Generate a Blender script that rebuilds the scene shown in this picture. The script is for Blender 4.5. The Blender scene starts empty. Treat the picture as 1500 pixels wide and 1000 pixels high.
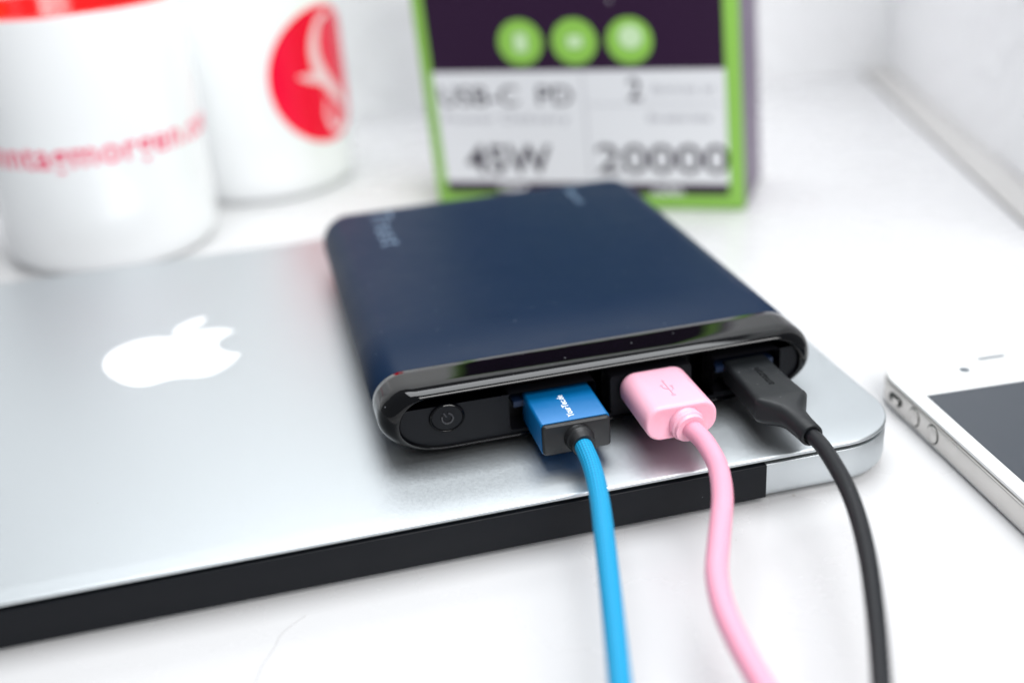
import bpy, bmesh, math, random
from mathutils import Vector, Matrix
random.seed(4)
PI = math.pi
S = 0.001                                   # everything below is written in millimetres
C = bpy.context.scene.collection
scene = bpy.context.scene

# ------------------------------------------------------------------ camera
cd = bpy.data.cameras.new('camera')
cd.sensor_width = 36.0
cd.lens = 1705.76 / 1500 * 36.0
cd.clip_start = 0.005
cd.clip_end = 50
cd.dof.use_dof = True
cd.dof.focus_distance = 0.270
cd.dof.aperture_fstop = 5.1
cam = bpy.data.objects.new('camera', cd); C.objects.link(cam)
cam.matrix_world = (Matrix.Translation(Vector((-143.33, -215.919, 156.148)) * S)
                    @ Matrix.Rotation(-0.216975, 4, 'Z') @ Matrix.Rotation(1.134287, 4, 'X')
                    @ Matrix.Rotation(-0.066994, 4, 'Z'))
scene.camera = cam

# ------------------------------------------------------------------ light: a bright white room with a big window to the right
w = bpy.data.worlds.new('World'); scene.world = w; w.use_nodes = True
bg = w.node_tree.nodes['Background']
bg.inputs['Color'].default_value = (0.90, 0.95, 1.0, 1)
bg.inputs['Strength'].default_value = 0.25
def area(name, loc, target, sx, sy, power, col):
    l = bpy.data.lights.new(name, 'AREA'); l.shape = 'RECTANGLE'; l.size = sx * S; l.size_y = sy * S
    l.energy = power; l.color = col
    o = bpy.data.objects.new(name, l); C.objects.link(o)
    o.location = Vector(loc) * S
    o.rotation_euler = (Vector(target) - Vector(loc)).to_track_quat('-Z', 'Y').to_euler()
    return o
area('window_light', (170, -600, 700), (40, 420, 160), 650, 600, 11.5, (1.0, 0.995, 0.985))
area('overhead_fill', (20, 270, 900), (20, 250, 0), 700, 600, 9.5, (0.95, 0.975, 1.0))  # unseen lamp, added to brighten the walls and the back of the table
scene.view_settings.view_transform = 'Standard'
scene.view_settings.look = 'None'
scene.view_settings.exposure = -0.08
scene.view_settings.gamma = 1.0
scene.render.engine = 'CYCLES'
scene.cycles.max_bounces = 10

# ------------------------------------------------------------------ materials
def mat(name, col, rough=0.5, metal=0.0, spec=0.5, coat=0.0, var=0.0, vscale=200.0, bump=0.0, bscale=800.0, sss=0.0, rvar=0.0):
    m = bpy.data.materials.new(name); m.use_nodes = True
    nt = m.node_tree; n = nt.nodes; l = nt.links; b = n['Principled BSDF']
    b.inputs['Base Color'].default_value = (*col, 1); b.inputs['Roughness'].default_value = rough
    b.inputs['Metallic'].default_value = metal; b.inputs['Specular IOR Level'].default_value = spec
    b.inputs['Coat Weight'].default_value = coat; b.inputs['Coat Roughness'].default_value = 0.05
    if sss:
        b.inputs['Subsurface Weight'].default_value = sss; b.inputs['Subsurface Scale'].default_value = 0.002
        b.inputs['Subsurface Radius'].default_value = (1, .5, .4)
    tc = n.new('ShaderNodeTexCoord')
    if var or rvar:
        t = n.new('ShaderNodeTexNoise'); t.inputs['Scale'].default_value = vscale; t.inputs['Detail'].default_value = 6
        l.new(tc.outputs['Object'], t.inputs['Vector'])
        if var:
            mx = n.new('ShaderNodeMix'); mx.data_type = 'RGBA'
            mx.inputs['A'].default_value = (*[c * (1 - var) for c in col], 1)
            mx.inputs['B'].default_value = (*[min(1, c * (1 + var)) for c in col], 1)
            l.new(t.outputs['Fac'], mx.inputs['Factor']); l.new(mx.outputs['Result'], b.inputs['Base Color'])
        if rvar:
            mr = n.new('ShaderNodeMapRange'); mr.inputs['To Min'].default_value = max(0.02, rough - rvar)
            mr.inputs['To Max'].default_value = rough + rvar; mr.inputs['From Min'].default_value = .3; mr.inputs['From Max'].default_value = .7
            l.new(t.outputs['Fac'], mr.inputs['Value']); l.new(mr.outputs['Result'], b.inputs['Roughness'])
    if bump:
        t2 = n.new('ShaderNodeTexNoise'); t2.inputs['Scale'].default_value = bscale; t2.inputs['Detail'].default_value = 4
        l.new(tc.outputs['Object'], t2.inputs['Vector'])
        bp = n.new('ShaderNodeBump'); bp.inputs['Strength'].default_value = bump; bp.inputs['Distance'].default_value = 0.0003
        l.new(t2.outputs['Fac'], bp.inputs['Height']); l.new(bp.outputs['Normal'], b.inputs['Normal'])
    return m

def speckle(m, scale, thresh, col, amount):
    """tiny dust flecks mixed into the base colour of m"""
    nt = m.node_tree; n = nt.nodes; l = nt.links; b = n['Principled BSDF']
    tc = n.new('ShaderNodeTexCoord'); v = n.new('ShaderNodeTexVoronoi'); v.inputs['Scale'].default_value = scale
    l.new(tc.outputs['Object'], v.inputs['Vector'])
    wn = n.new('ShaderNodeTexWhiteNoise'); l.new(v.outputs['Position'], wn.inputs['Vector'])
    r = n.new('ShaderNodeMath'); r.operation = 'MULTIPLY'; l.new(wn.outputs['Value'], r.inputs[0]); r.inputs[1].default_value = thresh
    c = n.new('ShaderNodeMath'); c.operation = 'LESS_THAN'; l.new(v.outputs['Distance'], c.inputs[0]); l.new(r.outputs[0], c.inputs[1])
    a = n.new('ShaderNodeMath'); a.operation = 'MULTIPLY'; l.new(c.outputs[0], a.inputs[0]); a.inputs[1].default_value = amount
    mx = n.new('ShaderNodeMix'); mx.data_type = 'RGBA'; l.new(a.outputs[0], mx.inputs['Factor'])
    src = b.inputs['Base Color'].links
    if src: l.new(src[0].from_socket, mx.inputs['A'])
    else: mx.inputs['A'].default_value = b.inputs['Base Color'].default_value
    mx.inputs['B'].default_value = (*col, 1)
    l.new(mx.outputs['Result'], b.inputs['Base Color'])

def braid(name, col, col2):
    m = mat(name, col, rough=0.55, spec=0.4)
    nt = m.node_tree; n = nt.nodes; l = nt.links; b = n['Principled BSDF']
    uv = n.new('ShaderNodeUVMap'); sep = n.new('ShaderNodeSeparateXYZ'); l.new(uv.outputs['UV'], sep.inputs[0])
    def wave(sgn):
        a = n.new('ShaderNodeMath'); a.operation = 'MULTIPLY'; l.new(sep.outputs['X'], a.inputs[0]); a.inputs[1].default_value = 2 * PI * 9 * sgn
        c = n.new('ShaderNodeMath'); c.operation = 'MULTIPLY'; l.new(sep.outputs['Y'], c.inputs[0]); c.inputs[1].default_value = 2 * PI / 2.1
        s = n.new('ShaderNodeMath'); s.operation = 'ADD'; l.new(a.outputs[0], s.inputs[0]); l.new(c.outputs[0], s.inputs[1])
        q = n.new('ShaderNodeMath'); q.operation = 'SINE'; l.new(s.outputs[0], q.inputs[0]); return q
    p, q = wave(1), wave(-1)
    mx = n.new('ShaderNodeMath'); mx.operation = 'MULTIPLY'; l.new(p.outputs[0], mx.inputs[0]); l.new(q.outputs[0], mx.inputs[1])
    mr = n.new('ShaderNodeMapRange'); mr.inputs['From Min'].default_value = -1; l.new(mx.outputs[0], mr.inputs['Value'])
    cm = n.new('ShaderNodeMix'); cm.data_type = 'RGBA'; cm.inputs['A'].default_value = (*col2, 1); cm.inputs['B'].default_value = (*col, 1)
    l.new(mr.outputs['Result'], cm.inputs['Factor']); l.new(cm.outputs['Result'], b.inputs['Base Color'])
    bp = n.new('ShaderNodeBump'); bp.inputs['Strength'].default_value = 0.6; bp.inputs['Distance'].default_value = 0.0002
    l.new(mr.outputs['Result'], bp.inputs['Height']); l.new(bp.outputs['Normal'], b.inputs['Normal'])
    return m

def woodchip(name, col):
    m = mat(name, col, rough=0.8, spec=0.2)
    nt = m.node_tree; n = nt.nodes; l = nt.links; b = n['Principled BSDF']
    tc = n.new('ShaderNodeTexCoord')
    t = n.new('ShaderNodeTexNoise'); t.inputs['Scale'].default_value = 95; t.inputs['Detail'].default_value = 3
    l.new(tc.outputs['Object'], t.inputs['Vector'])
    r = n.new('ShaderNodeValToRGB'); r.color_ramp.elements[0].position = .46; r.color_ramp.elements[1].position = .6
    l.new(t.outputs['Fac'], r.inputs['Fac'])
    bp = n.new('ShaderNodeBump'); bp.inputs['Strength'].default_value = 0.55; bp.inputs['Distance'].default_value = 0.001
    l.new(r.outputs['Color'], bp.inputs['Height']); l.new(bp.outputs['Normal'], b.inputs['Normal'])
    return m

M = {}
M['table'] = mat('white_table_paint', (0.60, 0.60, 0.608), rough=0.28, var=0.025, vscale=25, bump=0.10, bscale=260, rvar=0.08)
speckle(M['table'], 62, 0.05, (0.35, 0.32, 0.30), 0.45)
M['crack'] = mat('crack_grey', (0.42, 0.41, 0.41), rough=0.8)
speckle(M['table'], 210, 0.05, (0.42, 0.40, 0.38), 0.4)
M['wall'] = woodchip('white_woodchip_wall', (0.945, 0.95, 0.955))
M['gap_shade'] = mat('gap_shade_grey', (0.50, 0.49, 0.48), rough=0.6, var=0.05, vscale=60)  # shade of the gap beside the table, put into a grey colour
M['alu'] = mat('anodised_aluminium', (0.58, 0.615, 0.635), rough=0.44, metal=1.0, bump=0.05, bscale=6000, var=0.035, vscale=1400, rvar=0.03)
speckle(M['alu'], 150, 0.035, (0.5, 0.5, 0.5), 0.5)
M['alu_edge'] = mat('polished_aluminium_edge', (0.86, 0.87, 0.88), rough=0.25, metal=1.0, rvar=0.03)
M['gap'] = mat('dark_gap', (0.012, 0.016, 0.015), rough=0.6)
M['hinge'] = mat('black_hinge_plastic', (0.0045, 0.0055, 0.008), rough=0.4, spec=0.2, rvar=0.05, bump=0.05, bscale=3000)
speckle(M['hinge'], 130, 0.055, (0.5, 0.55, 0.6), 0.5)
M['logo_white'] = mat('white_logo_plastic', (0.92, 0.93, 0.94), rough=0.15, coat=0.4)
M['rubber'] = mat('dark_rubber', (0.03, 0.03, 0.03), rough=0.8)
M['navy'] = mat('matte_navy_soft_coat', (0.0032, 0.0145, 0.041), rough=0.46, spec=0.12, var=0.05, vscale=90, bump=0.06, bscale=5000, rvar=0.04)
speckle(M['navy'], 240, 0.06, (0.35, 0.42, 0.5), 0.4)
M['gloss'] = mat('glossy_black', (0.0012, 0.0013, 0.002), rough=0.05, spec=0.42, bump=0.015, bscale=150)
speckle(M['gloss'], 300, 0.07, (0.4, 0.42, 0.45), 0.35)
M['panel'] = mat('matte_black_panel', (0.0045, 0.005, 0.007), rough=0.45, spec=0.14, bump=0.05, bscale=4000)
M['port_dark'] = mat('port_black', (0.004, 0.004, 0.006), rough=0.4)
M['tongue'] = mat('blue_port_tongue', (0.002, 0.010, 0.035), rough=0.5)
M['print_blue'] = mat('pale_blue_print', (0.16, 0.24, 0.35), rough=0.4)
M['mark'] = mat('button_mark', (0.03, 0.03, 0.034), rough=0.25, spec=0.5)
M['bluemetal'] = mat('blue_anodised_shell', (0.0, 0.125, 0.345), rough=0.38, metal=0.15, spec=0.4, rvar=0.04, bump=0.04, bscale=5000)
M['bluecord'] = braid('blue_braided_nylon', (0.0, 0.38, 0.66), (0.0, 0.18, 0.40))
speckle(M['bluecord'], 420, 0.08, (0.5, 0.7, 0.8), 0.3)
M['white_print'] = mat('white_print', (0.9, 0.92, 0.95), rough=0.4)
M['plug_black'] = mat('black_plug_rubber', (0.0085, 0.0105, 0.0125), rough=0.5, spec=0.4, bump=0.06, bscale=3500, rvar=0.05)
M['emboss'] = mat('embossed_black', (0.0015, 0.0015, 0.002), rough=0.8, spec=0.05)
M['collar'] = mat('black_collar', (0.011, 0.0115, 0.013), rough=0.42, spec=0.4, bump=0.08, bscale=2500, rvar=0.06)
M['pink'] = mat('pink_plastic', (0.89, 0.45, 0.565), rough=0.38, spec=0.4, sss=0.25, bump=0.03, bscale=2500, rvar=0.05)
M['pink_mark'] = mat('pink_mark', (0.74, 0.34, 0.45), rough=0.45)
M['pinkcord'] = mat('pink_rubber_cord', (0.82, 0.345, 0.465), rough=0.42, spec=0.4, sss=0.15, bump=0.05, bscale=1500)
M['blackcord'] = mat('black_rubber_cord', (0.0065, 0.0075, 0.010), rough=0.45, spec=0.35, bump=0.05, bscale=1800)
speckle(M['blackcord'], 520, 0.09, (0.25, 0.26, 0.28), 0.5)
speckle(M['plug_black'], 480, 0.08, (0.3, 0.31, 0.33), 0.4)
speckle(M['pinkcord'], 460, 0.08, (0.55, 0.25, 0.3), 0.35)
M['steel'] = mat('satin_steel', (0.60, 0.585, 0.565), rough=0.32, metal=1.0, rvar=0.05, bump=0.03, bscale=2000)
M['white_glass'] = mat('white_glass', (0.86, 0.87, 0.87), rough=0.08, coat=0.5)
M['screen'] = mat('dark_screen_glass', (0.05, 0.058, 0.07), rough=0.10, spec=0.5)
M['slot'] = mat('dark_slot', (0.06, 0.08, 0.10), rough=0.4)
M['ceramic'] = mat('white_ceramic', (0.83, 0.845, 0.86), rough=0.14, coat=0.3, bump=0.02, bscale=40)
M['red_glaze'] = mat('red_glaze', (0.78, 0.010, 0.012), rough=0.10, coat=0.5)
M['red_print'] = mat('red_print', (0.86, 0.0, 0.035), rough=0.25)
M['pink_print'] = mat('crimson_print', (0.80, 0.03, 0.12), rough=0.3)
M['pale_print'] = mat('pale_print', (0.86, 0.62, 0.66), rough=0.3)
M['green'] = mat('green_card', (0.25, 0.52, 0.075), rough=0.45, var=0.02, vscale=80)
M['purple'] = mat('dark_purple_print', (0.020, 0.003, 0.026), rough=0.5, spec=0.3, var=0.03, vscale=80)
M['side'] = mat('purple_card_side', (0.14, 0.10, 0.165), rough=0.45)
M['card_white'] = mat('white_card', (0.72, 0.73, 0.76), rough=0.45)
M['ink'] = mat('dark_ink', (0.025, 0.018, 0.035), rough=0.5)
M['ink_grey'] = mat('grey_ink', (0.33, 0.33, 0.37), rough=0.5)
M['pale_green'] = mat('pale_green_print', (0.55, 0.74, 0.46), rough=0.4)

# ------------------------------------------------------------------ mesh helpers
def finish(name, bm, m, parent=None, sharp=35, smooth=True):
    bmesh.ops.recalc_face_normals(bm, faces=bm.faces[:])
    bmesh.ops.scale(bm, vec=(S, S, S), verts=bm.verts[:])
    me = bpy.data.meshes.new(name); bm.to_mesh(me); bm.free()
    if smooth:
        me.polygons.foreach_set('use_smooth', [True] * len(me.polygons)); me.set_sharp_from_angle(angle=math.radians(sharp))
    if m: me.materials.append(m)
    o = bpy.data.objects.new(name, me); C.objects.link(o)
    if parent: o.parent = parent
    return o
def thing(name, label, cat, loc=(0, 0, 0), rotz=0.0, group=None):
    o = bpy.data.objects.new(name, None); C.objects.link(o)
    o.empty_display_size = 0.01
    o.location = Vector(loc) * S; o.rotation_euler = (0, 0, rotz)
    o['label'] = label; o['category'] = cat
    if group: o['group'] = group
    return o
def struct(name, bm, m):
    o = finish(name, bm, m); o['kind'] = 'structure'; return o
def rrect(hw, hh, r, n=6):
    """rounded rectangle, 4*(n+1) points, counter-clockwise, starting right-bottom"""
    r = max(1e-3, min(r, hw, hh)); pts = []
    for cx, cy, a0 in ((hw - r, -hh + r, -90), (hw - r, hh - r, 0), (-hw + r, hh - r, 90), (-hw + r, -hh + r, 180)):
        for k in range(n + 1):
            a = math.radians(a0 + 90 * k / n); pts.append((cx + r * math.cos(a), cy + r * math.sin(a)))
    return pts
def erect(hw, hh, rx, ry, n=8, rxb=None):
    """rectangle with elliptical corners; rxb: wider radius for the two lower ones"""
    rt = rx; rb = rxb or rx
    pts = []
    ry = min(ry, hh)
    for sx, sy, a0 in ((1, -1, -90), (1, 1, 0), (-1, 1, 90), (-1, -1, 180)):
        rx = min(rb if sy < 0 else rt, hw)
        for k in range(n + 1):
            a = math.radians(a0 + 90 * k / n)
            pts.append((sx * (hw - rx) + rx * math.cos(a), sy * (hh - ry) + ry * math.sin(a)))
    return pts
def loft(bm, rings, cap0=True, cap1=True, uv=None):
    vs = [[bm.verts.new(p) for p in r] for r in rings]
    n = len(vs[0])
    for a, b in zip(vs[:-1], vs[1:]):
        for i in range(n):
            bm.faces.new((a[i], a[(i + 1) % n], b[(i + 1) % n], b[i]))
    if cap0: bm.faces.new(vs[0][::-1])
    if cap1: bm.faces.new(vs[-1])
    return vs
def slab(bm, ring2d, z0, z1, bev=0.3, bevb=None, off=(0, 0)):
    """a flat plate with this plan outline (list of points), softened edges made by insetting toward the centroid"""
    bevb = bev if bevb is None else bevb
    n = len(ring2d)
    def inset(d):
        out = []
        for i in range(n):
            p0, p1, p2 = Vector(ring2d[i - 1]), Vector(ring2d[i]), Vector(ring2d[(i + 1) % n])
            e1 = (p1 - p0); e2 = (p2 - p1)
            if e1.length < 1e-6: e1 = e2
            if e2.length < 1e-6: e2 = e1
            t = (e1.normalized() + e2.normalized()).normalized(); nn = Vector((-t.y, t.x))
            out.append(p1 + nn * d)
        return out
    rings = []
    steps = 4
    if bevb > 0:
        for k in range(steps):
            a = PI / 2 * k / steps
            rings.append((inset(bevb * (1 - math.sin(a))), z0 + bevb * (1 - math.cos(a))))
        rings.append((ring2d, z0 + bevb))
    else: rings.append((ring2d, z0))
    if bev > 0:
        rings.append((ring2d, z1 - bev))
        for k in range(1, steps + 1):
            a = PI / 2 * k / steps
            rings.append((inset(bev * (1 - math.cos(a))), z1 - bev + bev * math.sin(a)))
    else: rings.append((ring2d, z1))
    loft(bm, [[(p[0] + off[0], p[1] + off[1], z) for p in r] for r, z in rings])
def box(bm, x0, x1, y0, y1, z0, z1):
    loft(bm, [[(x0, y0, z), (x1, y0, z), (x1, y1, z), (x0, y1, z)] for z in (z0, z1)])
def prism(bm, pts, z0, z1):
    """extrude any simple (possibly concave) outline"""
    vs = [bm.verts.new((p[0], p[1], z0)) for p in pts]
    f = bm.faces.new(vs)
    g = bmesh.ops.extrude_face_region(bm, geom=[f])
    bmesh.ops.translate(bm, vec=(0, 0, z1 - z0), verts=[e for e in g['geom'] if isinstance(e, bmesh.types.BMVert)])
def disc(bm, cx, cy, r, z0, z1, n=32, ry=None):
    ry = ry or r
    loft(bm, [[(cx + r * math.cos(2 * PI * k / n), cy + ry * math.sin(2 * PI * k / n), z) for k in range(n)] for z in (z0, z1)])
def ringwall(bm, cx, cy, r0, r1, z0, z1, n=40):
    prof = [(r0, z0), (r0, z1), (r1, z1), (r1, z0)]
    vs = [[bm.verts.new((cx + r * math.cos(2 * PI * k / n), cy + r * math.sin(2 * PI * k / n), z)) for k in range(n)] for r, z in prof]
    for i in range(4):
        a, b = vs[i], vs[(i + 1) % 4]
        for k in range(n): bm.faces.new((a[k], a[(k + 1) % n], b[(k + 1) % n], b[k]))
def lathe(bm, prof, n=96, closed=False):
    vs = []
    for r, z in prof:
        if r < 1e-6: vs.append([bm.verts.new((0, 0, z))])
        else: vs.append([bm.verts.new((r * math.cos(2 * PI * k / n), r * math.sin(2 * PI * k / n), z)) for k in range(n)])
    for a, b in zip(vs[:-1], vs[1:]):
        for k in range(n):
            k2 = (k + 1) % n
            if len(a) == 1 and len(b) > 1: bm.faces.new((a[0], b[k2], b[k]))
            elif len(b) == 1 and len(a) > 1: bm.faces.new((a[k], a[k2], b[0]))
            elif len(a) > 1: bm.faces.new((a[k], a[k2], b[k2], b[k]))
def spline(pts, step=0.8):
    P = [Vector(p) for p in pts]; P = [P[0] * 2 - P[1]] + P + [P[-1] * 2 - P[-2]]
    out = []
    for i in range(1, len(P) - 2):
        n = max(2, int((P[i + 1] - P[i]).length / step))
        for k in range(n):
            t = k / n; a, b, c, d = P[i - 1], P[i], P[i + 1], P[i + 2]
            out.append(0.5 * ((2 * b) + (c - a) * t + (2 * a - 5 * b + 4 * c - d) * t * t + (3 * b - a - 3 * c + d) * t ** 3))
    out.append(P[-2]); return out
def tube(bm, pts, rad, n=24, uvname='UVMap'):
    """swept tube, rad is a number or f(distance in mm); uv = (round, length in mm)"""
    uvl = bm.loops.layers.uv.verify()
    T = [(pts[min(i + 1, len(pts) - 1)] - pts[max(i - 1, 0)]).normalized() for i in range(len(pts))]
    u = T[0].orthogonal().normalized(); rings = []; d = 0; ds = []
    for i, p in enumerate(pts):
        if i:
            d += (p - pts[i - 1]).length
            u = (u - T[i] * u.dot(T[i])).normalized()
        v = T[i].cross(u); r = rad(d) if callable(rad) else rad
        rings.append([bm.verts.new(p + (u * math.cos(2 * PI * k / n) + v * math.sin(2 * PI * k / n)) * r) for k in range(n)]); ds.append(d)
    for i in range(len(rings) - 1):
        for k in range(n):
            f = bm.faces.new((rings[i][k], rings[i][(k + 1) % n], rings[i + 1][(k + 1) % n], rings[i + 1][k]))
            for lp, (a, b) in zip(f.loops, ((k / n, ds[i]), ((k + 1) / n, ds[i]), ((k + 1) / n, ds[i + 1]), (k / n, ds[i + 1]))): lp[uvl].uv = (a, b)
    bm.faces.new(rings[0][::-1]); bm.faces.new(rings[-1])
def text_bm(s, size, depth=0.08, align='CENTER', spacing=1.0, bold=0.0, sx=1.0):
    cu = bpy.data.curves.new('txt', 'FONT'); cu.body = s; cu.size = size; cu.extrude = depth / 2; cu.align_x = align; cu.align_y = 'CENTER'
    cu.space_character = spacing; cu.offset = bold; cu.resolution_u = 4
    o = bpy.data.objects.new('txt', cu); C.objects.link(o)
    bpy.context.view_layer.update()
    dg = bpy.context.evaluated_depsgraph_get(); me = bpy.data.meshes.new_from_object(o.evaluated_get(dg))
    bpy.data.objects.remove(o); bpy.data.curves.remove(cu)
    bm = bmesh.new(); bm.from_mesh(me); bpy.data.meshes.remove(me)
    if sx != 1.0: bmesh.ops.scale(bm, vec=(sx, 1, 1), verts=bm.verts[:])
    bmesh.ops.remove_doubles(bm, verts=bm.verts[:], dist=1e-5)
    return bm
def cut_x(bm, step):
    xs = [v.co.x for v in bm.verts]
    x = min(xs) + step
    while x < max(xs):
        bmesh.ops.bisect_plane(bm, geom=bm.verts[:] + bm.edges[:] + bm.faces[:], plane_co=(x, 0, 0), plane_no=(1, 0, 0)); x += step
def wrap(bm, R, phi0, z0):
    """x -> angle round the mug, y -> height, z -> outward"""
    cut_x(bm, 1.5)
    for v in bm.verts:
        a = phi0 + v.co.x / R; r = R + v.co.z
        v.co = Vector((r * math.cos(a), r * math.sin(a), z0 + v.co.y))
def transform(bm, mtx): bmesh.ops.transform(bm, matrix=mtx, verts=bm.verts[:])
def ribbon(pts, widths):
    """outline of a stroke of varying width along 2-D points"""
    P = spline([(p[0], p[1], 0) for p in pts], 0.6); L, Rr = [], []
    for i, p in enumerate(P):
        t = (P[min(i + 1, len(P) - 1)] - P[max(i - 1, 0)]).normalized(); n = Vector((-t.y, t.x, 0))
        f = i / (len(P) - 1) * (len(widths) - 1); k = min(int(f), len(widths) - 2); wd = widths[k] * (1 - f + k) + widths[k + 1] * (f - k)
        L.append(p + n * wd / 2); Rr.append(p - n * wd / 2)
    return L, Rr
def ribbon_bm(bm, pts, widths, z0, z1):
    L, Rr = ribbon(pts, widths)
    rings = [[(a.x, a.y, z0), (b.x, b.y, z0), (b.x, b.y, z1), (a.x, a.y, z1)] for a, b in zip(L, Rr)]
    loft(bm, rings)

# ------------------------------------------------------------------ the setting
wdir = Vector((-277, 31.7, 0)).normalized()             # along the back wall, to the left
cor = Vector((205.2, 388, 0))                           # where the two walls meet
sdir = Vector((-72, -246, 0)).normalized()              # along the side wall, toward the viewer
far_l = cor + wdir * 900; end_r = cor + sdir * 310
bm = bmesh.new()
tb = [cor, far_l, Vector((-700, -420, 0)), Vector((130, -420, 0)), end_r + Vector((0, -60, 0)), end_r]
prism(bm, [(p.x, p.y) for p in tb], -30, 0)
table = struct('table', bm, M['table'])
bm = bmesh.new()                                        # fine hairline crack in the paint
tube(bm, spline([(-146.5, -7.2, 0.0), (-151.7, -11.4, 0.0), (-154.0, -16.2, 0.0), (-156.6, -21.0, 0.0), (-158.2, -25.6, 0.0), (-161.0, -33, 0.0), (-160, -42, 0)], .8), lambda d: .07 + .05 * math.sin(d * 1.7) ** 2, 6)
finish('paint_crack', bm, M['crack'], table)
def wallslab(p, q, h, out, z0=-60):
    b = bmesh.new(); o = out * 40
    loft(b, [[(p.x, p.y, z), (q.x, q.y, z), (q.x + o.x, q.y + o.y, z), (p.x + o.x, p.y + o.y, z)] for z in (z0, h)])
    return b
nb = Vector((-wdir.y, wdir.x, 0)); nb = nb if nb.y > 0 else -nb
ns = Vector((-sdir.y, sdir.x, 0)); ns = ns if ns.x > 0 else -ns
struct('wall_back', wallslab(cor + ns * 15 - wdir * 60, far_l, 420, nb), M['wall'])
wp, wq = cor + ns * 15, end_r + ns * 15
struct('wall_right', wallslab(wp, wq, 420, ns), M['wall'])
bm = bmesh.new()                                        # strip whose grey stands in for shade in the gap between table and wall
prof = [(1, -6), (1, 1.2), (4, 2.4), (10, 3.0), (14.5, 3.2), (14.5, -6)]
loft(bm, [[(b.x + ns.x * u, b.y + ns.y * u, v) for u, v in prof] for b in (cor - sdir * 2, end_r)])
struct('gap_shade_strip', bm, M['gap_shade'])

# ------------------------------------------------------------------ laptop
HT = 12.72; LW = 350.8; LD = 197.4
lap = thing('laptop', 'closed silver laptop lying flat on the white table, white apple emblem on its lid', 'laptop', (-LW / 2 + 1.5, LD / 2, 0))
def lapring(dx, dy, r, n=10): return rrect(LW / 2 - dx, LD / 2 - dy, r, n)
bm = bmesh.new(); slab(bm, lapring(0, 0, 17), HT - 1.0, HT, 0.55, 0.2)
lid = finish('lid', bm, M['alu'], lap, 50)
bm = bmesh.new(); slab(bm, lapring(1.0, 1.0, 16), HT - 2.6, HT - 1.0, 0, 0)
finish('lid_seal', bm, M['gap'], lap)
bm = bmesh.new(); slab(bm, lapring(0.1, 0.1, 16.9), 1.5, HT - 1.95, 0.2, 2.2)
base = finish('base', bm, M['alu'], lap, 50)
bm = bmesh.new(); hw = (LW - 76) / 2                       # hinge cover sits in the near edge between two silver ends
slab(bm, [(x, z) for x, z in rrect(hw, 4.52, 0.4, 3)], 0, 2.1, 0.3, 0)
transform(bm, Matrix.Translation((0, -LD / 2 + 1.95, 6.32)) @ Matrix.Rotation(PI / 2, 4, 'X'))
finish('hinge_cover', bm, M['hinge'], lap, 40)
for sx in (-1, 1):
    for sy in (-1, 1):
        bm = bmesh.new(); disc(bm, sx * (LW / 2 - 28), sy * (LD / 2 - 24), 7, 0, 1.6); finish('foot', bm, M['rubber'], lap)
# emblem
def svg_shape():
    cur = [318.7, 268.7]; out = [tuple(cur)]
    def c(*a):
        for i in range(0, len(a), 6):
            p0 = cur[:]; p1 = (p0[0] + a[i], p0[1] + a[i + 1]); p2 = (p0[0] + a[i + 2], p0[1] + a[i + 3]); p3 = (p0[0] + a[i + 4], p0[1] + a[i + 5])
            for k in range(1, 9):
                t = k / 8; q = 1 - t
                out.append(tuple(q ** 3 * p0[j] + 3 * q * q * t * p1[j] + 3 * q * t * t * p2[j] + t ** 3 * p3[j] for j in (0, 1)))
            cur[0], cur[1] = p3
    c(-.2, -36.7, 16.4, -64.4, 50, -84.8, -18.8, -26.9, -47.2, -41.7, -84.7, -44.6, -35.5, -2.8, -74.3, 20.7, -88.5, 20.7, -15, 0, -49.4, -19.7, -76.4, -19.7)
    cur2 = (4.0, 273.5); c(-55.8, .9, -115.1, 44.5, -115.1, 133.2)
    c(0, 26.2, 4.8, 53.27, 14.4, 81.2, 12.8, 36.7, 59, 126.7, 107.2, 125.2, 25.2, -.6, 43, -17.9, 75.8, -17.9, 31.8, 0, 48.3, 17.9, 76.4, 17.9, 48.6, -.7, 90.4, -82.5, 102.6, -119.3, -65.2, -30.7, -61.7, -90, -61.7, -91.9)
    body = out[:-1]
    cur[0], cur[1] = 262.1, 104.5; out2 = [tuple(cur)]
    out[:] = out2
    c(27.3, -32.4, 24.8, -61.9, 24, -72.5, -24.1, 1.4, -52, 16.4, -67.9, 34.9, -17.5, 19.8, -27.8, 44.3, -25.6, 71.9, 26.1, 2, 49.9, -11.4, 69.5, -34.3)
    return body, out[:-1]
body, leaf = svg_shape()
k = 39.6 / 376; bm = bmesh.new()
for sh in (body, leaf):
    prism(bm, [((x - 192) * k, -(y - 310) * k * .94) for x, y in sh], 0, 0.06)
transform(bm, Matrix.Translation((-175.7 + LW / 2, 110.6 - LD / 2, HT)))
finish('logo', bm, M['logo_white'], lid, 30, smooth=False)

# ------------------------------------------------------------------ power bank
BX0, BX1, BY0, BY1, BH = -123.1, -11.1, 25.5, 172.4, 16.4
BXc = (BX0 + BX1) / 2; BW = BX1 - BX0; BL = BY1 - BY0; CAP = 14.2
bank = thing('power_bank', 'flat navy blue power bank with glossy black front resting on the silver laptop lid', 'power bank', (BXc, BY0, HT))
ZC = 18.25 - BH / 2
def bring(y, ix, iz, rx=8.5, rz=7.9):
    return [(p[0], y, ZC + p[1]) for p in erect(BW / 2 - ix, BH / 2 - iz, max(rx - ix * .55, 1), max(rz - iz, .8), 10, 13.0 - ix * .5)]
bm = bmesh.new(); rings = []                             # straight sides, rounded far end
for y in (CAP + 0.05, CAP + 0.35): rings.append(bring(y, 0.35 if y < CAP + .1 else 0.0, 0.3 if y < CAP + .1 else 0.0))
for y in (40, 80, 110): rings.append(bring(y, 0, 0))
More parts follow.
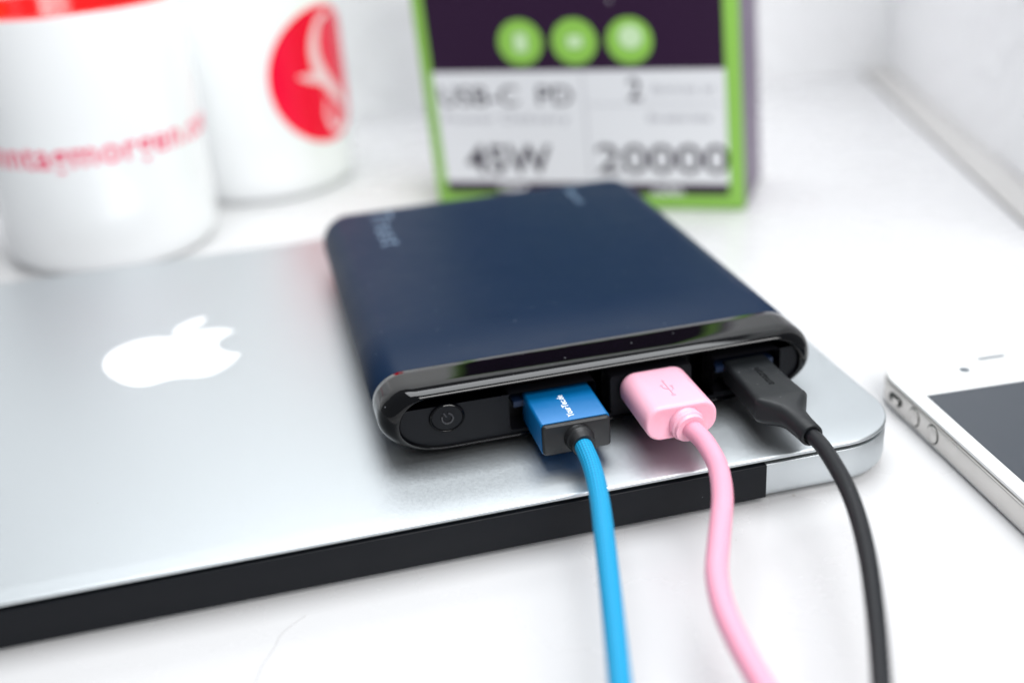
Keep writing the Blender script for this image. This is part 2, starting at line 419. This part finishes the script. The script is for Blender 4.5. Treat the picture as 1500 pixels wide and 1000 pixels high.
for kk in range(0, 11):
    a = PI / 2 * kk / 10
    rings.append(bring(BL - 12 + 12 * math.sin(a), 11.0 * (1 - math.cos(a)), 4.8 * (1 - math.cos(a)) ** 1.2))
loft(bm, rings); bank_body = finish('body', bm, M['navy'], bank, 50)
bm = bmesh.new(); rings = []
PX, PZ, PO = BW / 2 - 4.8, 6.75, 9.45                       # opening for the matte front panel: half width, half height, centre height
def opening(y, e=0.0): return [(p[0], y, PO + p[1]) for p in erect(PX + e, PZ + e, 7.6 + e, 6.5 + e, 10, 11.5 + e)]
rings += [opening(2.6), opening(1.2), opening(0.95, .25)]
for kk in range(0, 13):                                     # glossy rounded lip
    a = PI / 2 * kk / 12; e = 1 - math.sin(a)
    o_, f_ = erect(PX + .35, PZ + .35, 7.9, 6.8, 10, 11.8), erect(BW / 2, BH / 2, 8.5, 7.9, 10, 13.0)
    rings.append([(f[0] + (o[0] - f[0]) * e, 6.0 * (1 - math.cos(a)) + 0.7, (ZC + f[1]) + (PO + o[1] - ZC - f[1]) * e) for o, f in zip(o_, f_)])
for y in (9, 12, CAP - 0.2): rings.append(bring(y, 0, 0))
rings.append(bring(CAP, 0.3, 0.25))
loft(bm, rings, cap0=False); cap = finish('front_cap', bm, M['gloss'], bank, 60)
# matte front panel with three deep port openings
PORTS = [(-80.6 - BXc, 11.0, 5.7), (-55.2 - BXc, 10.6, 5.7), (-29.6 - BXc, 9.0, 5.7)]
bm = bmesh.new()
def loop(pts):
    v = [bm.verts.new(p) for p in pts]; return [bm.edges.new((v[i], v[(i + 1) % len(v)])) for i in range(len(v))]
ed = loop([(p[0], 1.7, p[2]) for p in opening(1.7, .05)])
PZc = 8.5
for cx, hw, hh in PORTS:
    ed += loop([(cx + p[0], 1.7, PZc + p[1]) for p in rrect(hw, hh * .86, .8, 3)])
bmesh.ops.triangle_fill(bm, edges=ed, use_beauty=True, use_dissolve=False)
finish('front_panel', bm, M['panel'], bank, 30, smooth=False)
for cx, hw, hh in PORTS:
    bm = bmesh.new()
    loft(bm, [[(cx + p[0], y, PZc + p[1]) for p in rrect(hw, hh * .86, .8, 3)] for y in (1.72, 9.0)], cap0=False)
    port = finish('port', bm, M['port_dark'], bank, 30)
    bm = bmesh.new(); box(bm, cx - hw * .86, cx + hw * .86, 3.2, 8.8, PZc + .4, PZc + 1.9); finish('tongue', bm, M['tongue'], port)
for fx in (-38, 38):                                        # low rubber pads underneath
    for fy in (18, BL - 20):
        bm = bmesh.new(); disc(bm, fx, fy, 5, 0, ZC - BH / 2 + .1, 24); finish('foot', bm, M['rubber'], bank)
# round power button
bcx, bcz = -106.9 - BXc, 23.3 - HT - .3
bm = bmesh.new(); disc(bm, 0, 0, 3.75, 0, .5, 48); transform(bm, Matrix.Translation((bcx, 1.72, bcz)) @ Matrix.Rotation(PI / 2, 4, 'X') @ Matrix.Diagonal((.98, .84, 1, 1)))
btn = finish('button', bm, M['panel'], bank, 30)
bm = bmesh.new()
n = 48; vs = []
for r, h in ((3.75, .0), (3.8, .55), (4.05, .75), (4.35, .6), (4.5, .0)):
    vs.append([bm.verts.new((r * math.cos(2 * PI * q / n), r * math.sin(2 * PI * q / n), h)) for q in range(n)])
for a, b in zip(vs[:-1], vs[1:]):
    for q in range(n): bm.faces.new((a[q], a[(q + 1) % n], b[(q + 1) % n], b[q]))
transform(bm, Matrix.Translation((bcx, 1.70, bcz)) @ Matrix.Rotation(PI / 2, 4, 'X') @ Matrix.Diagonal((.98, .84, 1, 1)))
finish('button_ring', bm, M['gloss'], btn, 60)
bm = bmesh.new()
arc = [(1.35 * math.cos(math.radians(a)), 1.35 * math.sin(math.radians(a)), .62) for a in range(125, 416, 15)]
tube(bm, [Vector(a) for a in arc], .26, 8)
tube(bm, [Vector((0, .4, .62)), Vector((0, 1.0, .62)), Vector((0, 1.8, .62))], .26, 8)
transform(bm, Matrix.Translation((bcx, 1.70, bcz)) @ Matrix.Rotation(PI / 2, 4, 'X') @ Matrix.Rotation(.5, 4, 'Z'))
finish('power_symbol', bm, M['mark'], btn)
ztop = 18.25
bm = text_bm('Trust', 10.5, .06, spacing=1.45); transform(bm, Matrix.Translation((-103.4 - BXc, 146.0 - BY0, ztop + .02)) @ Matrix.Rotation(-PI / 2, 4, 'Z'))
finish('lettering', bm, M['print_blue'], bank, smooth=False)
bm = text_bm('20000 mAh', 3.6, .06); transform(bm, Matrix.Translation((-37.0 - BXc, 152.5 - BY0, ztop + .02)) @ Matrix.Rotation(-PI / 2, 4, 'Z'))
finish('lettering', bm, M['print_blue'], bank, smooth=False)

# ------------------------------------------------------------------ cables (plug + cord are one thing each)
def plug_loft(bm, secs, n=6, cap0=True, cap1=True):
    """secs: (y, cx, cz, half width, half height, corner radius)"""
    loft(bm, [[(cx + p[0], y, cz + p[1]) for p in rrect(hw, hh, r, n)] for y, cx, cz, hw, hh, r in secs], cap0, cap1)
# blue braided cable with metal-shelled plug
cb = thing('usb_cable', 'blue braided cable with black-collared plug in the left power bank port', 'cable', (-79.1, 12.5, 20.4))
L0 = Vector((-79.1, 12.5, 20.4))
bm = bmesh.new(); plug_loft(bm, [(18.5, 0, 0, 7.6, 3.3, .5), (18.2, 0, 0, 8.3, 3.95, .8), (17.8, 0, 0, 8.4, 4.05, .8), (0.9, 0, 0, 8.4, 4.05, .8), (0.75, 0, 0, 8.3, 3.95, .8)])
shell = finish('plug_shell', bm, M['bluemetal'], cb, 40)
bm = bmesh.new(); plug_loft(bm, [(0.8, 0, 0, 8.1, 3.75, .9), (.3, 0, 0, 8.25, 3.9, .9), (-.2, 0, 0, 8.25, 3.9, .9), (-.55, 0, 0, 8.1, 3.75, .9), (-.7, 0, 0, 7.8, 3.45, .8)])
finish('collar', bm, M['collar'], cb, 40)
bm = bmesh.new(); box(bm, -6.0, 6.0, 18.3, 24, -2.25, 2.25); finish('connector', bm, M['steel'], cb)
pts = spline([(-79.1, 13.0, 20.4), (-78.7, 10.5, 20.3), (-78.7, 7.6, 20.1)], .3); pts = [p - L0 for p in pts]
bm = bmesh.new(); tube(bm, pts, lambda d: 3.5 - d * .12 + .25 * math.exp(-((d - 2.6) / .5) ** 2), 28); finish('strain_relief', bm, M['collar'], cb, 40)
path = [(-78.8, 8.6, 20.1), (-79.8, -2.0, 20.0), (-82.0, -13.8, 19.6), (-85.3, -27.4, 18.8), (-88.9, -41.6, 18.0), (-92.1, -54.0, 17.0), (-95.0, -65.1, 16.0), (-97.7, -75.1, 15.0), (-100.7, -85.5, 14.0), (-106, -104, 11.5), (-113, -135, 7), (-119, -180, 3), (-122, -260, 2.45)]
bm = bmesh.new(); tube(bm, [Vector(p) - L0 for p in spline(path, .7)], 2.15, 28); finish('cord', bm, M['bluecord'], cb, 60)
bm = text_bm('YourTec.de', 2.3, .05, bold=0.03); transform(bm, Matrix.Translation((-.3, 7.6, 4.06)) @ Matrix.Rotation(PI / 2, 4, 'Z'))
finish('lettering', bm, M['white_print'], shell, smooth=False)
# pink cable
L0 = Vector((-55.2, 6.5, 22.7))
cp = thing('usb_cable', 'pale pink rubber cable with rounded plug in the middle power bank port', 'cable', L0)
bm = bmesh.new()
secs = [(20.4, 0, 0, 7.6, 3.4, 3.2), (20.0, 0, 0, 8.2, 4.0, 3.7), (19.2, 0, 0, 8.6, 4.3, 3.9), (1.4, 0, 0, 8.8, 4.35, 3.95), (.6, 0, 0, 8.75, 4.3, 3.9), (.15, 0, 0, 8.5, 4.05, 3.7), (0, 0, 0, 8.1, 3.65, 3.4), (.25, 0, 0, 7.6, 3.2, 3.0)]
plug_loft(bm, secs, 10); pk = finish('plug_housing', bm, M['pink'], cp, 60)
bm = bmesh.new(); box(bm, -6.0, 6.0, 20.2, 26, -2.25, 2.25); finish('connector', bm, M['steel'], cp)
bm = bmesh.new()
pts = [Vector((.9, 1.0, -.7)), Vector((.95, .2, -.75)), Vector((1.1, -.9, -.95)), Vector((1.2, -1.7, -1.1)), Vector((1.25, -2.2, -1.2))]
tube(bm, spline(pts, .18), lambda d: 4.15 - .10 * d - (.0 if d < 2.3 else .22) + .22 * math.exp(-((d - 1.9) / .35) ** 2), 36); finish('strain_relief', bm, M['pink'], cp, 40)
path = [(-54.2, 6.2, 21.7), (-53.2, 1.5, 21.3), (-53.0, -3.2, 21.0), (-54.1, -12.0, 20.5), (-57.8, -22.9, 20.0), (-63.8, -35.1, 19.0), (-68.1, -44.1, 18.0), (-70.5, -53.0, 17.0), (-71.3, -61.6, 16.0), (-71.4, -69.8, 15.0), (-71.3, -79.2, 14.0), (-71.9, -89.1, 13.0), (-74, -110, 9), (-80, -150, 4), (-88, -250, 2.7)]
bm = bmesh.new(); tube(bm, [Vector(p) - L0 for p in spline(path, .8)], 2.3, 28); finish('cord', bm, M['pinkcord'], cp, 60)
bm = bmesh.new(); zt = 4.33                                # moulded trident symbol
tube(bm, [Vector((0, 5.6, zt)), Vector((0, 9, zt)), Vector((0, 12.6, zt))], .17, 6)
tube(bm, [Vector((0, 8.0, zt)), Vector((-1.1, 9.2, zt)), Vector((-1.1, 10.4, zt))], .16, 6)
tube(bm, [Vector((0, 7.0, zt)), Vector((1.1, 8.2, zt)), Vector((1.1, 9.6, zt))], .16, 6)
disc(bm, 0, 5.3, .6, zt - .15, zt + .06, 16); disc(bm, -1.1, 10.6, .42, zt - .15, zt + .06, 12); box(bm, .72, 1.48, 9.4, 10.1, zt - .15, zt + .06)
prism(bm, [(-.5, 12.5), (.5, 12.5), (0, 13.6)], zt - .15, zt + .06)
finish('usb_symbol', bm, M['pink_mark'], pk)
# black cable
L0 = Vector((-29.6, 8.0, 21.0))
ck = thing('usb_cable', 'black rubber cable with tapered plug in the right power bank port', 'cable', L0)
bm = bmesh.new()
secs = [(22, .3, 0, 5.4, 2.9, 1.2), (21.6, .3, 0, 5.9, 3.2, 1.4), (8, .1, 0, 6.1, 3.2, 1.5), (1.2, 0, 0, 6.5, 3.25, 1.5), (.3, 0, 0, 6.65, 3.3, 1.6), (-.3, 0, 0, 6.6, 3.3, 1.7),
        (-2.2, .15, -.1, 5.4, 3.3, 2.2), (-4.2, .4, -.2, 3.9, 3.05, 2.6), (-6, .6, -.35, 3.15, 2.9, 2.7), (-9.5, .9, -.7, 2.85, 2.75, 2.7), (-13.2, 1.25, -1.05, 2.75, 2.7, 2.65), (-13.5, 1.3, -1.08, 2.6, 2.55, 2.5), (-13.5, 1.3, -1.08, 2.15, 2.1, 2.05), (-12.6, 1.25, -1.0, 2.1, 2.05, 2.0)]
plug_loft(bm, secs, 6); kp = finish('plug_housing', bm, M['plug_black'], ck, 28)
bm = bmesh.new(); box(bm, -4.1, 4.1, 21.8, 27, -1.25, 1.25); finish('connector', bm, M['steel'], ck)
path = [(-28.3, -3.5, 20.0), (-28.1, -8.5, 19.8), (-28.6, -14.3, 19.5), (-30.7, -25.8, 19.0), (-33.8, -36.8, 18.0), (-38.1, -48.2, 17.0), (-42.8, -58.8, 16.0), (-47.3, -68.3, 15.0), (-51.6, -76.9, 14.0), (-55.5, -84.8, 13.0), (-61.3, -95.9, 11), (-72, -120, 6), (-85, -160, 3), (-100, -250, 2.0)]
bm = bmesh.new(); tube(bm, [Vector(p) - L0 for p in spline(path, .8)], 1.82, 24); finish('cord', bm, M['blackcord'], ck, 60)
bm = text_bm('amazon', 3.0, .06, spacing=1.05); transform(bm, Matrix.Translation((.1, 10.2, 3.22)) @ Matrix.Rotation(PI / 2, 4, 'Z'))
finish('lettering', bm, M['emboss'], kp, smooth=False)

# ------------------------------------------------------------------ phone
PW, PL, PT = 58.6, 115.2, 8.33
ph = thing('phone', 'white smartphone with steel edge and dark screen lying beside the laptop', 'phone', (15.0, 42.4, 0), -0.0563)
def pring(d, r): return [(x + PW / 2, y - PL / 2) for x, y in rrect(PW / 2 - d, PL / 2 - d, r + 1.2, 10)]
bm = bmesh.new(); slab(bm, pring(0.7, 8.2), 0, 1.15, .1, .35); finish('back_glass', bm, M['white_glass'], ph, 50)
bm = bmesh.new(); slab(bm, pring(0, 8.8), 1.15, PT - 1.2, .35, .35); frame = finish('steel_frame', bm, M['steel'], ph, 50)
bm = bmesh.new(); slab(bm, pring(.85, 8.0), PT - 1.25, PT - 1.1, 0, 0); finish('frame_seam', bm, M['gap'], ph, 50)
bm = bmesh.new(); slab(bm, pring(0.55, 8.3), PT - 1.0, PT, .3, .1); fg = finish('front_glass', bm, M['white_glass'], ph, 50)
bm = bmesh.new(); slab(bm, [(x + PW / 2, y - 20.9 - 37) for x, y in rrect(24.8, 37, .3, 3)], PT - .03, PT + .03, 0, 0); finish('screen', bm, M['screen'], ph)
bm = bmesh.new(); slab(bm, [(x + 32.0, y - 6.0) for x, y in rrect(4.2, .75, .7, 6)], PT - .03, PT + .04, 0, 0); finish('earpiece', bm, M['slot'], ph)
bm = bmesh.new(); disc(bm, 21.4, -10.6, 1.45, PT - .03, PT + .04); finish('front_camera', bm, M['slot'], ph)
bm = bmesh.new(); ringwall(bm, PW / 2, -PL + 10, 5.0, 5.4, PT - .02, PT + .08); finish('home_button', bm, M['steel'], ph)
def side(v, z): return Matrix.Translation((0, -v, z)) @ Matrix.Rotation(-PI / 2, 4, 'Y')
bm = bmesh.new(); slab(bm, rrect(1.3, 3.0, 1.2, 5), -.2, .35, .1, 0); transform(bm, side(13.9, 4.3)); mute = finish('mute_switch', bm, M['gap'], ph)
bm = bmesh.new(); slab(bm, rrect(.8, 1.4, .5, 3), .3, .8, .1, 0); transform(bm, side(14.9, 4.3)); finish('slider', bm, M['steel'], mute)
for v in (24.0, 33.4):
    bm = bmesh.new(); ringwall(bm, 0, 0, 2.25, 2.62, -.2, .06); transform(bm, side(v, 4.3)); gapo = finish('volume_button', bm, M['gap'], ph)
    bm = bmesh.new(); slab(bm, rrect(2.25, 2.25, 2.25, 8), -.2, .3, .12, 0); transform(bm, side(v, 4.3)); finish('button_cap', bm, M['steel'], gapo)

# ------------------------------------------------------------------ mugs
def mug(label, loc, R, H, inner, hang, cup_mat):
    t = thing('mug', label, 'mug', loc)
    bm = bmesh.new()
    lathe(bm, [(0, 1.2), (R - 9, .6), (R - 8, 0), (R - 5.5, 0), (R - 3.6, .4), (R - 2.1, 1.9), (R - .8, 4.4), (R - .2, 7.5), (R, 11), (R, H - 1.4), (R - .25, H - .6)], 128)
    finish('cup', bm, cup_mat, t, 50)
    bm = bmesh.new()
    lathe(bm, [(R - .25, H - .6), (R - .8, H - .1), (R - 1.6, H), (R - 2.5, H - .3), (R - 3.0, H - 1.4), (R - 3.1, 12), (R - 6, 7), (0, 6)], 128)
    finish('inside', bm, inner, t, 50)
    bm = bmesh.new(); d = Vector((math.cos(hang), math.sin(hang), 0))
    tube(bm, spline([d * (R - 1) + Vector((0, 0, H - 18)), d * (R + 12) + Vector((0, 0, H - 17)), d * (R + 24) + Vector((0, 0, H - 30)), d * (R + 25) + Vector((0, 0, H * .45)), d * (R + 13) + Vector((0, 0, 22)), d * (R - 1) + Vector((0, 0, 20))], 1.5), 5.2, 20)
    finish('handle', bm, cup_mat, t, 60)
    return t
m1 = mug('white mug with red inside and a red web address, behind the laptop', (-201.0, 266.5, 0), 42.3, 97, M['red_glaze'], math.radians(170), M['ceramic'])
def text_width(t, size):
    b = text_bm(t, size, .1, 'LEFT'); x = max(v.co.x for v in b.verts); b.free(); return x
TS = 13.6
bm = text_bm('sonntagmorgen.com', TS, .12, 'LEFT', 1.08, .2)
shift = (text_width('son', TS) + text_width('sonn', TS)) / 2            # middle of the second n
bmesh.ops.translate(bm, vec=(-shift - math.radians(47) * 42.3, 0, 0), verts=bm.verts[:])
wrap(bm, 42.33, math.radians(-83.0), 47.6)
finish('lettering', bm, M['pink_print'], m1, smooth=False)
m2 = mug('white mug with a round red emblem, left of the green box', (-136.0, 330.0, 0), 42.0, 97, M['ceramic'], math.radians(150), M['ceramic'])
bm = bmesh.new(); disc(bm, 0, 0, 29.5, 0, .12, 64)
bmesh.ops.triangulate(bm, faces=bm.faces[:]); wrap(bm, 42.02, math.radians(-90.8 + 49), 51.5)
emb = finish('emblem', bm, M['red_print'], m2, 30)
q = 42 * PI / 180
bm = bmesh.new()
ribbon_bm(bm, [((56 - 46.5) * q, 25), ((46 - 46.5) * q, 23), ((39.5 - 46.5) * q, 15), ((39.5 - 46.5) * q, 6), ((46 - 46.5) * q, -3), ((55 - 46.5) * q, -10), ((62 - 46.5) * q, -17), ((58 - 46.5) * q, -24), ((49 - 46.5) * q, -24.5), ((43.5 - 46.5) * q, -18), ((45 - 46.5) * q, -11)], [2.0, 3.0, 5, 6, 6.5, 6, 5, 4, 3, 2.5, 1.2], 0.2, .3)
ribbon_bm(bm, [((25 - 46.5) * q, 1.5), ((30 - 46.5) * q, .5), ((36 - 46.5) * q, -.5), ((43 - 46.5) * q, -1.5)], [.8, 3, 4.2, 5], .2, .3)
wrap(bm, 42.02, math.radians(-90.8 + 49), 51.5)
finish('emblem_stroke', bm, M['pale_print'], emb, 30)

# ------------------------------------------------------------------ retail box
BT = 185.0; SH = 0.053; BD = 46.0; W = 128.6
bx = thing('product_box', 'dark purple and green retail box with three green dots, behind the power bank', 'box', (-67.6, 253.6, 0), -0.468)
def sheared(bm):
    for v in bm.verts: v.co.x -= SH * v.co.z
def onfront(bm, u, v, y):
    """lay a drawing made in x/y onto the front of the box"""
    transform(bm, Matrix.Translation((u, y, v)) @ Matrix.Rotation(PI / 2, 4, 'X')); sheared(bm)
bm = bmesh.new()
def plan(e):
    pts = []
    rr_ = 2.4
    P = [(0 + e, e), (W - e, e), (W + 4.5 - e, BD - e), (-3 + e, BD - e)]
    for i, (px, py) in enumerate(P):
        a, c = Vector(P[i - 1]), Vector(P[(i + 1) % 4]); b = Vector((px, py))
        d1 = (a - b).normalized() * rr_; d2 = (c - b).normalized() * rr_
        for t in (0, .25, .5, .75, 1): pts.append((b + d1 * (1 - t) ** 2 + d2 * t ** 2))
    return pts
loft(bm, [[(p.x, p.y, z) for p in plan(e)] for z, e in ((0, 2), (.6, .8), (2, 0), (BT - 2, 0), (BT - .6, .8), (BT, 2))])
sheared(bm)
carton = finish('carton', bm, M['green'], bx, 40)
carton.data.materials.append(M['side'])
for p in carton.data.polygons:
    if p.normal.x > 0.75 or p.normal.y > .5 : p.material_index = 1
def plate(name, u0, u1, v0, v1, y, m, parent, r=.4):
    b = bmesh.new(); slab(b, rrect((u1 - u0) / 2, (v1 - v0) / 2, r, 3), 0, .1, 0, 0); onfront(b, (u0 + u1) / 2, (v0 + v1) / 2, y)
    return finish(name, b, m, parent, smooth=False)
pp = plate('front_print', 5.1, 122.1, 6.6, BT - 6, 0.02, M['purple'], bx)
lab = plate('spec_label', 5.1, 122.1, 11.4, 57.1, -.08, M['card_white'], bx)
for u, hl in ((43.0, 0), (64.6, 0), (86.2, 1)):
    b = bmesh.new(); disc(b, 0, 0, 8.9, 0, .1, 48); onfront(b, u, 68.4, -.09); dot = finish('green_dot', b, M['green'], bx, 30)
    b = bmesh.new()
    if hl: disc(b, .3, 1.4, 4.6, 0, .1, 32); 
    else: slab(b, rrect(2.6 if u < 50 else 3.0, 3.6 if u < 50 else 2.4, 1.2, 4), 0, .1, 0, 0)
    onfront(b, u + .2, 68.4, -.2); finish('dot_icon', b, M['pale_green'], dot, smooth=False)
def print_text(s, u, v, size, m, sx=1.0, sp=1.0, bold=0.0, fit=None, y=-.19):
    b = text_bm(s, size, .06, 'CENTER', sp, bold)
    xs = [q_.co.x for q_ in b.verts]; ys = [q_.co.y for q_ in b.verts]
    bmesh.ops.translate(b, vec=(-(min(xs) + max(xs)) / 2, -(min(ys) + max(ys)) / 2, 0), verts=b.verts[:])
    if fit: bmesh.ops.scale(b, vec=(fit / (max(xs) - min(xs)), 1, 1), verts=b.verts[:])
    onfront(b, u, v, y); return finish('lettering', b, m, lab, smooth=False)
print_text('USB-C  PD', 34.5, 47.3, 11.0, M['ink'], fit=55, bold=.1)
print_text('Power Delivery', 34, 37.5, 5.2, M['ink_grey'], fit=52)
print_text('45W', 33, 21.0, 16.5, M['ink'], fit=36, bold=.36)
print_text('20000', 96, 21.4, 17.0, M['ink'], fit=53, bold=.16)
print_text('2', 86.9, 49.6, 12.0, M['ink'], bold=.15)
print_text('devices at', 105.5, 49.7, 5.2, M['ink_grey'], fit=25)
print_text('the same time', 103.5, 38.3, 4.6, M['ink_grey'], fit=25, bold=.08)
print_text('mAh', 97.6, 8.3, 5.0, M['card_white'], fit=12, bold=.12, y=-.1)
print_text('output', 33.6, 8.6, 4.6, M['card_white'], fit=12, bold=.1, y=-.1)
print_text('i', 79.5, 84, 4.0, M['card_white'], y=-.1)
for u0, u1, v0, v1 in ((66.3, 66.7, 12, 56), (68, 120, 43.4, 43.7)):
    plate('rule_line', u0, u1, v0, v1, -.18, M['ink_grey'], lab, .1)
